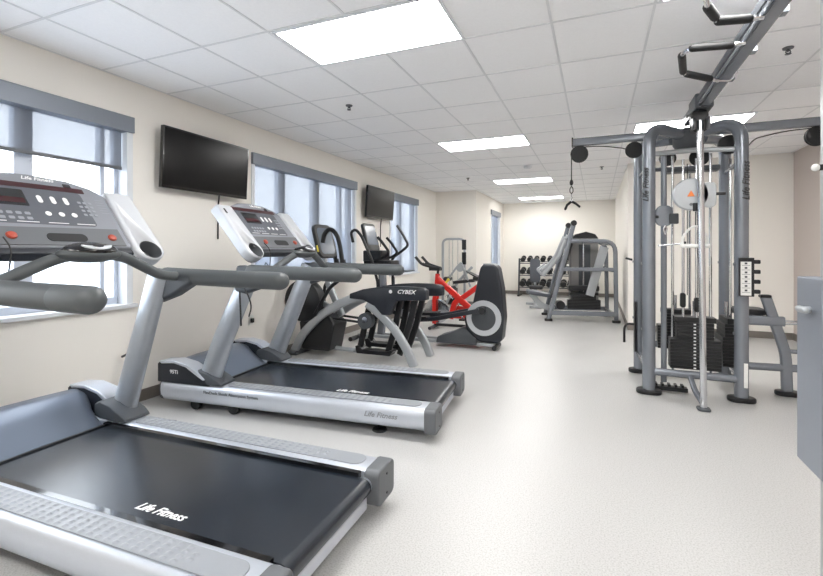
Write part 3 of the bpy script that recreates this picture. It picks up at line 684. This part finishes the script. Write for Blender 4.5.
# ================================================================== dumbbell rack with dumbbells
rack = thing('dumbbell_rack', 'dark three tier dumbbell rack against the back wall', 'dumbbell rack', (-1.2, 14.1, 0))
for s in (-1, 1):
    MB().bar([(s*1.0, -.22, 0), (s*1.0, -.05, 1.14)], .07, .05, (1, 0, 0)).build('side_upright', 'dgrey', rack)
    MB().bb(s*1.0-.035, s*1.0+.035, -.30, .25, 0, .05).build('floor_foot', 'black', rack, bev=.006)
TZ = [(.30, -.18), (.66, -.12), (1.02, -.06)]
for z, y in TZ:
    for dy in (-.09, .09):
        MB().box((0, y+dy, z+dy*.25), (2.0, .05, .025)).build('shelf_rail', 'dgrey', rack, bev=.003)
def make_dumbbell():
    t = thing('dumbbell', '', 'dumbbell', (0, 0, 0), 0, 'dumbbells on the rack')
    MB().cyl((0, -.075, 0), (0, .075, 0), .016, seg=10).build('handle', 'chrome', t)
    for s in (-1, 1):
        MB().lathe([(.045, .055*s), (.068, .065*s), (.070, .12*s), (.05, .135*s)], (0, 0, 0), (0, 1, 0), 12).build('weight_head', 'iron', t)
    return t
db = None
tn = ['bottom', 'middle', 'top']
ordn = ['leftmost', 'second from the left', 'third from the left', 'fourth from the left', 'fifth from the left', 'sixth from the left', 'seventh from the left', 'eighth from the left', 'ninth from the left', 'rightmost']
for ti, (z, y) in enumerate(TZ):
    for k in range(10):
        o = db = make_dumbbell() if db is None else db
        if ti or k: o = copy_tree(db)
        o.location = (-1.2-.88+k*.195, 14.1+y, z+.118); o.rotation_euler = (math.radians(12), 0, 0)
        sc = [1.30, 1.18, 1.05][ti]; o.scale = (sc, sc, sc)
        o['label'] = 'black round-headed dumbbell, %s on the %s tier of the rack' % (ordn[k], tn[ti])

# ================================================================== utility bench with upright back
t = thing('weight_bench', 'grey padded upright bench seat standing before the dumbbell rack', 'bench', (-1.42, 11.55, 0), math.radians(10))
MB().prism(rrect(.25, .60, .08, 5), (0, .08, .88), (1, 0, 0), (0, .05, 1), (0, 1, 0), .08).build('backrest', 'vinylg', t, bev=.02)
MB().prism(rrect(.32, .36, .05, 4), (0, -.16, .44), (1, 0, 0), (0, 1, 0), (0, 0, 1), .08).build('seat', 'vinyl', t, bev=.02)
MB().bb(-.04, .04, -.08, .12, .06, .46).build('seat_post', 'frame_l', t, bev=.01)
MB().bar([(0, .17, .4), (0, .19, 1.0)], .05, .06, (1, 0, 0)).build('back_post', 'frame_l', t)
MB().bb(-.05, .05, -.45, .30, .03, .09).bb(-.22, .22, .24, .32, 0, .06).bb(-.16, .16, -.48, -.40, 0, .06).build('base_frame', 'frame_l', t, bev=.01)

# ================================================================== chest press machine
t = thing('chest_press_machine', 'silver chest press machine with slanted front frame and black weight stack', 'chest press machine', (-.88, 9.18, 0), math.radians(10))
def side(y, full=True):
    MB().bar([(0, y, .03), (.47, y, 1.90)], .085, .06, (0, 1, 0)).build('slanted_upright', 'frame', t)
    MB().bar([(.40, y, 1.56), (1.22, y, 1.56), (1.24, y, 0.03)], .075, .055, (0, 1, 0), .22, k=3).build('rear_hoop', 'frame', t)
    MB().bb(.06, 1.21, y-.03, y+.03, .12, .21).build('lower_side_rail', 'frame', t, bev=.01)
    MB().bb(.27, 1.21, y-.025, y+.025, .98, 1.05).build('middle_side_rail', 'frame', t, bev=.01)
    MB().cyl((.47, y-.045, 1.91), (.47, y+.045, 1.91), .055).build('top_cap', 'black', t)
    for x in (0, 1.24): MB().prism(rrect(.15, .10, .03), (x, y, 0), (1, 0, 0), (0, 1, 0), (0, 0, 1), .05).build('rubber_foot', 'black', t, bev=.01)
side(0); side(.85)
for z, x in ((.16, .06), (1.52, 1.15), (.16, 1.2), (1.0, 1.2)): MB().bb(x-.03, x+.03, .0, .85, z-.035, z+.035).build('cross_member', 'frame', t, bev=.01)
MB().prism([(.46, .3), (1.0, .3), (1.0, 1.62), (.92, 1.70), (.75, 1.74), (.56, 1.70), (.46, 1.62)], (0, .42, 0), (1, 0, 0), (0, 0, 1), (0, 1, 0), .30).build('tower_shroud', 'smoke', t, bev=.02)
MB().prism([(.47, 1.63), (.99, 1.63), (.93, 1.71), (.76, 1.76), (.56, 1.71)], (0, .40, 0), (1, 0, 0), (0, 0, 1), (0, 1, 0), .34).build('shroud_cap', 'black', t, bev=.01)
MB().bb(.62, .84, .405, .42, .5, 1.50).build('inner_channel', 'dgrey', t)
MB().cyl((.70, .37, .3), (.70, .37, 1.6), .018).build('guide_rod', 'chrome', t)
stack(t, .70, .34, .62, .16, .22, 9, ph=.03, ticks=False)
MB().bb(.40, .98, .22, .48, .58, .68).build('stack_top_bar', 'black', t, bev=.02)
MB().bar([(1.05, .12, 1.45), (.78, .12, .50)], .16, .05, (0, 1, 0)).build('counterweight_lever', 'frame_l', t)
MB().tube([(.30, .06, 1.62), (1.10, .06, 1.52)], .016, 10).ball((1.10, .06, 1.52), .035).build('link_rod', 'chrome', t)
for y in (.10, .72):
    MB().bar([(.38, y, 1.68), (.20, y, 1.25), (-.10, y, .88)], .075, .05, (0, 1, 0), .1).build('press_arm', 'frame_l', t)
    MB().tube([(-.10, y, .88), (-.18, y, .98), (-.02, y, 1.10)], .02, 10, .04).build('press_grip', 'frame_l', t)
MB().prism([(.06, .42), (.16, .40), (.50, 1.52), (.42, 1.56)], (0, .28, 0), (1, 0, 0), (0, 0, 1), (0, 1, 0), .30).build('backrest', 'vinyl', t, bev=.03)
MB().prism([(-.42, .50), (.08, .42), (.08, .50), (-.40, .58)], (0, .24, 0), (1, 0, 0), (0, 0, 1), (0, 1, 0), .38).build('seat', 'vinylg', t, bev=.03)
MB().bar([(-.30, .42, .48), (-.12, .42, .26), (.14, .42, .17)], .11, .06, (0, 1, 0), .1).build('seat_support', 'frame_l', t)
MB().cyl((.24, .10, .30), (.24, .34, .30), .085).build('foot_roller', 'black', t)

# ================================================================== multi-station cable machine
CX0, CY0 = .85, 5.25
t = thing('cable_station', 'tall gunmetal cable station with hooped posts and overhead beam, right of centre', 'cable machine', (CX0, CY0, 0))
def q(x, y, z): return V(x-CX0, y-CY0, z)
HUB = q(.85, 5.25, 2.50)
posts = [('near left', .462, 4.88), ('near right', 1.215, 4.93), ('far left', .44, 5.68), ('far right', 1.27, 5.75)]
for nm, x, y in posts:
    dx, dy = .85-x, 5.25-y; Ln = math.hypot(dx, dy); ux, uy = dx/Ln, dy/Ln
    path = fillet([q(x, y, .02), q(x, y, 2.57), q(x+ux*.42, y+uy*.42, 2.53)], .24, 9)
    ps = MB().sweep(path, rrect(.108, .112, .05, 5), n=(-uy, ux, 0)).build('hooped_post', 'frame', t)
    MB().prism(rrect(.22, .14, .065, 6), q(x, y, 0), (1, 0, 0), (0, 1, 0), (0, 0, 1), .045).build('rubber_foot', 'black', t, bev=.012)
    for z in (1.25, .62):
        MB().cyl(q(x-.06, y-.02, z), q(x-.068, y-.02, z), .014, seg=10).build('post_bolt', 'steel', ps)
    if nm == 'near left':
        text('post_lettering', 'Life Fitness', .072, q(x-.03, y-.0575, 2.00), (0, 0, 1), (-1, 0, 0), 'ink', ps, shear=.3, thick=.001)
    if nm == 'near right':
        text('post_lettering', 'Life Fitness', .078, q(x+.022, y-.0575, 2.0), (0, 0, 1), (-1, 0, 0), 'ink', ps, shear=.3, thick=.001)
        MB().bb(*[v for v in (q(x+.005, 0, 0).x, q(x+.035, 0, 0).x, q(0, y-.058, 0).y, q(0, y-.0565, 0).y, .14, .36)]).build('warning_label', 'pglass', ps)
# cross members between the posts
def tb(name, a, b, r, m='frame', seg=12): return MB().cyl(q(*a), q(*b), r, seg=seg).build(name, m, t)
tb('top_crossbar', (.475, 4.88, 2.30), (.84, 4.98, 2.33), .024, 'frame_l'); tb('top_crossbar', (.84, 4.98, 2.33), (1.215, 4.93, 2.30), .024, 'frame_l')
tb('top_crossbar', (.44, 5.68, 2.28), (1.27, 5.75, 2.28), .024, 'dgrey')
tb('top_side_bar', (.475, 4.88, 2.20), (.44, 5.68, 2.20), .02, 'frame'); tb('top_side_bar', (1.215, 4.93, 2.20), (1.27, 5.75, 2.20), .02, 'frame')
tb('lower_crossbar', (.475, 4.88, .215), (1.215, 4.93, .20), .036); tb('lower_crossbar', (.44, 5.68, .34), (1.27, 5.75, .30), .034)
tb('lower_side_bar', (.475, 4.88, .22), (.44, 5.68, .22), .034); tb('lower_side_bar', (1.215, 4.93, .22), (1.27, 5.75, .22), .034)
MB().lathe([(.10, -.12), (.14, -.06), (.14, .05), (.08, .10)], HUB, (0, 0, 1), 20).build('hub_core', 'dgrey', t)
MB().bar([q(.62, 5.2, 2.18), q(1.1, 5.2, 2.18)], .16, .05, (0, 0, 1)).build('hub_plate', 'dgrey', t, bev=.01)
# front chrome adjustable pole
tb('adjustment_pole', (.85, 4.545, 0), (.825, 4.56, 2.50), .027, 'chrome', 20)
MB().prism(rrect(.10, .12, .03), q(.85, 4.545, 0), (1, 0, 0), (0, 1, 0), (0, 0, 1), .018).build('pole_foot', 'dgrey', t, bev=.004)
MB().bar([q(.85, 4.56, .05), q(.82, 4.72, .10), q(.80, 4.92, .22)], .05, .04, (1, 0, 0), .05).build('pole_brace', 'frame', t)
tr = MB().bb(.50-CX0, .80-CX0, 4.95-CY0, 5.03-CY0, .02, .06)
for k in range(5): tr.bb(.52-CX0+k*.056, .545-CX0+k*.056, 4.95-CY0, 5.03-CY0, .06, .085)
tr.build('ridged_footrest', 'black', t, bev=.004)
# inner columns and guide rods
for x, y in ((.685, 5.05), (1.0, 5.05), (.70, 5.66), (.93, 5.66)): tb('guide_rod', (x, y, .2), (x, y, 2.3), .013, 'chrome', 10)
for x, y in ((.765, 4.99), (.875, 4.99)): tb('guide_rod', (x, y, .7), (x, y, 2.25), .012, 'chrome', 10)
tb('guide_rod', (1.235, 5.20, .2), (1.235, 5.20, 2.3), .013, 'chrome', 10); tb('guide_rod', (1.245, 5.42, .2), (1.245, 5.42, 2.3), .013, 'chrome', 10)
tb('inner_column', (.60, 4.98, .1), (.60, 4.98, 2.3), .026, 'frame', 14)
for x, y, w, d, z0, n in ((.865, 5.05, .42, .15, .24, 14), (.80, 5.70, .36, .14, .30, 12)):
    stack(t, x-CX0, y-CY0, w, d, z0, n, ph=.032, ticks=(y < 5.3))
stack(t, 1.19-CX0, 5.34-CY0, .13, .34, .25, 13, ph=.032, ticks=False)
for x, y, z in ((.76, 4.98, .90), (.875, 4.98, .86)):
    MB().prism(rrect(.045, .14, .02), q(x, y-.03, z), (1, 0, 0), (0, 0, 1), (0, 1, 0), .05).build('cable_shackle', 'black', t, bev=.006)
for x, z1 in ((.765, 2.2), (.875, 2.2)): tb('lift_cable', (x+.03, 4.96, .95), (x+.03, 4.96, z1), .004, 'ink', 6)
# adjustable pulley carriages
MB().lathe([(.13, -.02), (.142, -.012), (.142, .012), (.13, .02)], q(.765, 4.62, 1.87), (0, 1, 0), 32).build('pulley_guard', 'frame_l', t, ang=20)
MB().prism(rrect(.10, .22, .04, 5), q(.905, 4.60, 1.86), (1, 0, 0), (0, 0, 1), (0, 1, 0), .035).build('carriage_plate', 'frame_l', t, bev=.005)
c = MB().bb(.80-CX0, .875-CX0, 4.60-CY0, 4.66-CY0, 1.82, 1.90).build('carriage_sleeve', 'frame_l', t, bev=.012)
MB().prism([(-.03, -.02), (.03, -.02), (0, .035)], q(.765, 4.599, 1.87), (1, 0, 0), (0, 0, 1), (0, -1, 0), .002).build('warning_sticker', 'orange', t)
for dx, dz in ((.06, .07), (.07, -.07), (-.0, -.09)): MB().cyl(q(.765+dx, 4.60, 1.87+dz), q(.765+dx, 4.59, 1.87+dz), .014, seg=6).build('guard_bolt', 'steel', t)
MB().cyl(q(.955, 4.60, 1.865), q(1.02, 4.60, 1.865), .013).build('pull_pin', 'black', t)
MB().cyl(q(.80, 4.60, 1.72), q(.80, 4.60, 1.79), .022).build('cable_stop', 'black', t)
MB().prism(rrect(.15, .20, .06, 5), q(.60, 4.94, 1.71), (1, 0, 0), (0, 0, 1), (0, 1, 0), .04).build('pulley_guard', 'frame', t, bev=.006)
MB().bb(.64-CX0, .72-CX0, 4.92-CY0, 4.99-CY0, 1.63, 1.73).build('carriage_sleeve', 'dgrey', t, bev=.01)
MB().cyl(q(.50, 4.93, 1.70), q(.55, 4.93, 1.70), .013).build('pull_pin', 'black', t)
for x, y, z, r, n in ((.36, 5.26, 2.43, .085, 0), (1.16, 5.1, 2.38, .09, 0), (.98, 5.45, 2.34, .09, 0), (.70, 5.5, 2.36, .08, 0)):
    MB().lathe([(r, -.02), (r, -.012), (r*.85, 0), (r, .012), (r, .02)], q(x, y, z), (0, 1, .15), 24).build('hub_pulley', 'rubber', t)
# booms to both sides
for s, x1 in ((-1, -.25), (1, 1.96)):
    MB().bar([q(.85+s*.12, 5.3, 2.57), q(x1, 5.3, 2.57)], .07, .085, (0, 0, 1)).build('side_boom', 'frame', t)
    MB().bb(x1-CX0-.008, x1-CX0+.008, 5.26-CY0, 5.34-CY0, 2.52, 2.62).build('boom_end_cap', 'black', t)
    px = x1-s*(-.075)
    MB().lathe([(.02, -.03), (.092, -.024), (.092, -.014), (.078, 0), (.092, .014), (.092, .024), (.02, .03)], q(x1-s*.07, 5.3, 2.44), (0, 1, 0), 28).build('end_pulley', 'rubber', t)
    MB().tube([q(x1-s*.10, 5.3, 2.515), q(x1-s*.30, 5.3, 2.51), q(.85+s*.56, 5.3, 2.46), q(.85+s*.50, 5.28, 2.38)], .006, 6, .1).build('boom_cable', 'ink', t)
tb('hanging_cable', (-.262, 5.3, 2.44), (-.262, 5.3, 2.12), .006, 'ink', 8)
MB().ball(q(-.262, 5.3, 2.13), (.02, .02, .035), 12, 8).build('cable_stop_ball', 'black', t)
# overhead beam towards the viewer and its front tower
bmm = MB().bb(.79-CX0, .89-CX0, 2.02-CY0, 5.15-CY0, 2.60, 2.70).build('overhead_beam', 'frame', t, bev=.012)
MB().bb(.783-CX0, .79-CX0, 2.2-CY0, 4.95-CY0, 2.63, 2.67).bb(.805-CX0, .812-CX0, 2.2-CY0, 4.95-CY0, 2.592, 2.60).build('beam_rib', 'dgrey', bmm)
MB().bb(.77-CX0, .91-CX0, 4.45-CY0, 4.75-CY0, 2.585, 2.71).build('beam_sleeve', 'dgrey', t, bev=.015)
MB().prism(rrect(.13, .20, .05, 5), q(.825, 4.55, 2.50), (1, 0, 0), (0, 0, 1), (0, 1, 0), .10).build('swivel_block', 'black', t, bev=.015)
for dx in (-.055, .055): MB().lathe([(.05, -.01), (.055, 0), (.05, .01)], q(.825+dx, 4.53, 2.47), (1, 0, 0), 20).build('swivel_pulley', 'steel', t)
for yy in (2.55, 2.95, 3.45, 3.95): MB().bb(.885-CX0, .93-CX0, yy-CY0-.03, yy-CY0+.03, 2.62, 2.66).build('beam_clamp', 'frame', t, bev=.006)
zg = 2.585
for fl in (0, 1):
    if not fl:
        P1 = [(.80, 3.17), (.72, 3.17), (.52, 3.13), (.485, 3.20), (.545, 3.55), (.62, 3.62), (.80, 3.80)]
        G1 = (((.73, 3.172), (.53, 3.132)), ((.488, 3.23), (.54, 3.52)), ((.57, 3.575), (.735, 3.735)))
    else:
        P1 = [(.80, 2.855), (.74, 2.85), (.585, 2.815), (.57, 2.77), (.505, 2.62), (.48, 2.52), (.55, 2.42), (.80, 2.32)]
        G1 = (((.735, 2.85), (.595, 2.817)), ((.567, 2.76), (.51, 2.635)), ((.57, 2.41), (.73, 2.348)))
    MB().tube([q(x, y, zg) for x, y in P1], .014, 10, .03).build('chin_up_frame', 'chrome', t)
    for a, b in G1:
        MB().rod([q(a[0], a[1], zg), q(b[0], b[1], zg)], .023, 12).build('foam_grip', 'rubber', t)
    MB().tube([q(.80, P1[-1][1], zg), q(.89, P1[-1][1]+.06, zg+.01), q(.91, P1[-1][1], zg+.05)], .008, 8, .03).build('locking_wire', 'chrome', t)
MB().bb(.778-CX0, .878-CX0, 2.07-CY0, 2.17-CY0, .02, 2.62).build('front_tower_post', 'frame_l', t, bev=.02, seg=4)
MB().prism(rrect(.16, .16, .03), q(.828, 2.12, 0), (1, 0, 0), (0, 1, 0), (0, 0, 1), .03).build('tower_base', 'dgrey', t, bev=.006)
bx = MB().bb(.723-CX0, 1.0-CX0, 1.99-CY0, 2.205-CY0, .565, 1.272).build('tower_cover', 'box', t, bev=.006)
cut(bx, MB().bb(.745-CX0, .98-CX0, 2.01-CY0, 2.19-CY0, 1.20, 1.30))
MB().rod([q(.722, 2.08, 1.155), q(.700, 2.08, 1.155)], .012, 12).rod([q(.70, 2.05, 1.155), q(.70, 2.11, 1.155)], .013, 12).build('cover_latch', 'frame_l', t)
MB().cyl(q(.776, 2.12, 1.68), q(.762, 2.12, 1.68), .011).build('pin_collar', 'black', t)
MB().ball(q(.752, 2.12, 1.68), .014).build('pin_knob', 'pglass', t)
# accessory placard on the near right post
ph = MB().bb(1.175-CX0, 1.285-CX0, 4.825-CY0, 4.865-CY0, .965, 1.31).build('placard_holder', 'black', t, bev=.004)
pc = MB().bb(1.183-CX0, 1.262-CX0, 4.822-CY0, 4.826-CY0, .975, 1.275).build('placard', 'pglass', ph)
for k in range(7):
    MB().bb(1.192-CX0, 1.253-CX0, 4.820-CY0, 4.823-CY0, 1.0+k*.04, 1.004+k*.04).build('placard_line', 'smoke', ph)
    MB().bb(1.213-CX0, 1.232-CX0, 4.820-CY0, 4.823-CY0, 1.012+k*.04, 1.028+k*.04).build('placard_figure', 'dgrey', ph)
for k in range(4):
    MB().prism(rrect(.05, .035, .008), q(1.305, 4.855, 1.01+k*.088), (1, 0, 0), (0, 0, 1), (0, -1, 0), .03).build('hook_peg', 'black', ph)
# pegs on the far left post
tb('side_peg', (.37, 5.66, 1.27), (.30, 5.66, 1.29), .012, 'black', 8)
MB().tube([q(.40, 5.62, .55), q(.31, 5.62, .55), q(.285, 5.62, .50), q(.285, 5.62, .34)], .013, 8, .04).build('hook_handle', 'black', t)
MB().bb(.385-CX0, .40-CX0, 5.58-CY0, 5.72-CY0, .25, .80).build('side_guard', 'black', t)
# low row station on the right
MB().bar([q(1.26, 5.3, .70), q(1.64, 5.3, .70)], .09, .09, (0, 0, 1)).build('station_arm', 'frame', t)
MB().bar([q(1.50, 5.3, .93), q(1.555, 5.3, .74), q(1.655, 5.3, .40), q(1.665, 5.3, .03)], .085, .07, (0, 1, 0), .1).build('station_leg', 'frame', t)
MB().bb(1.45-CX0, 1.54-CX0, 5.26-CY0, 5.34-CY0, .92, .95).build('leg_cap', 'black', t, bev=.01)
MB().prism(rrect(.20, .13, .06, 6), q(1.67, 5.3, 0), (1, 0, 0), (0, 1, 0), (0, 0, 1), .045).build('rubber_foot', 'black', t, bev=.012)
tb('station_lower_bar', (1.24, 5.3, .25), (2.05, 5.3, .27), .036)
tb('station_pivot', (1.62, 5.3, .69), (2.05, 5.3, .70), .022, 'chrome')
tb('station_mid_bar', (1.67, 5.3, .42), (2.05, 5.3, .42), .02)
MB().bar([q(2.0, 5.3, .95), q(2.05, 5.3, .03)], .085, .07, (0, 1, 0)).build('station_leg', 'frame', t)
MB().prism(rrect(.28, .30, .08, 5), q(1.40, 5.48, .74), (1, 0, 0), (0, 1, 0), (0, 0, 1), .06).build('station_seat', 'vinyl', t, bev=.02)
tb('seat_stem', (1.40, 5.36, .68), (1.40, 5.46, .75), .03, 'frame')
# attachments hanging on the machine
h = thing('pulldown_attachment', 'black angled pulldown handle hanging from the left boom pulley on a chain', 'cable attachment', (-.262, 5.3, 2.095)); h.scale = (.75, .75, .85)
MB().tube([V(0, 0, -.005), V(.022, 0, -.04), V(.022, 0, -.08), V(0, 0, -.105), V(-.022, 0, -.08), V(-.022, 0, -.04), V(0, 0, -.005)], .006, 8, .01).build('carabiner', 'black', h)
for k in range(3): MB().tube([V(0, 0, -.10-k*.035), V(.012*(k % 2), .012*((k+1) % 2), -.12-k*.035), V(0, 0, -.14-k*.035)], .006, 8).build('chain_link', 'steel', h)
MB().rod([V(0, 0, -.205), V(-.06, -.01, -.25), V(-.085, -.01, -.30)], .018, 10).build('left_grip', 'rubber', h)
MB().rod([V(0, 0, -.205), V(.06, .01, -.235), V(.11, .01, -.275)], .016, 10).build('right_grip', 'rubber', h)
MB().ball((0, 0, -.20), .022).build('swivel', 'chrome', h)
h = thing('strap_attachment', 'white looped strap handle hanging under the round pulley guard', 'cable attachment', (.80, 4.60, 1.715))
MB().tube([V(0, 0, 0), V(0, 0, -.12)], .005, 6).build('cord', 'ink', h)
MB().tube([V(-.10, 0, -.30), V(-.10, 0, -.22), V(-.05, 0, -.15), V(.0, 0, -.12), V(.05, 0, -.15), V(.09, 0, -.22), V(.09, 0, -.30)], .010, 8, .03).build('strap', 'pglass', h)
MB().cyl((-.115, 0, -.30), (.105, 0, -.30), .017).build('bar_grip', 'pglass', h)
h = thing('pulldown_bar', 'thin steel bar clipped to the lower pulley carriage beside the white strap handle', 'cable bar', (.60, 4.87, 1.56))
MB().tube([V(0, 0, .05), V(-.015, 0, .02), V(.0, 0, -.04), V(.015, 0, .02), V(0, 0, .05)], .006, 8, .01).build('clip', 'chrome', h)
MB().cyl((-.06, 0, -.14), (.14, 0, -.12), .008).build('bar', 'chrome', h)
MB().cyl((.13, 0, -.121), (.17, 0, -.118), .018).build('end_grip', 'rubber', h)
MB().cyl((0, 0, -.04), (0, 0, -.135), .005).build('link', 'steel', h)

o = MB().tube([(-2.70, 2.86, 1.13), (-2.69, 2.86, .95), (-2.68, 2.86, .76)], .007, 6).tube([(-2.68, 2.86, 1.12), (-2.60, 2.86, 1.0), (-2.57, 2.86, .92), (-2.60, 2.86, .84)], .006, 6, .05).build('safety_lanyard', 'ink')
bpy.context.view_layer.update(); o.parent = tm2; o.matrix_parent_inverse = tm2.matrix_world.inverted()
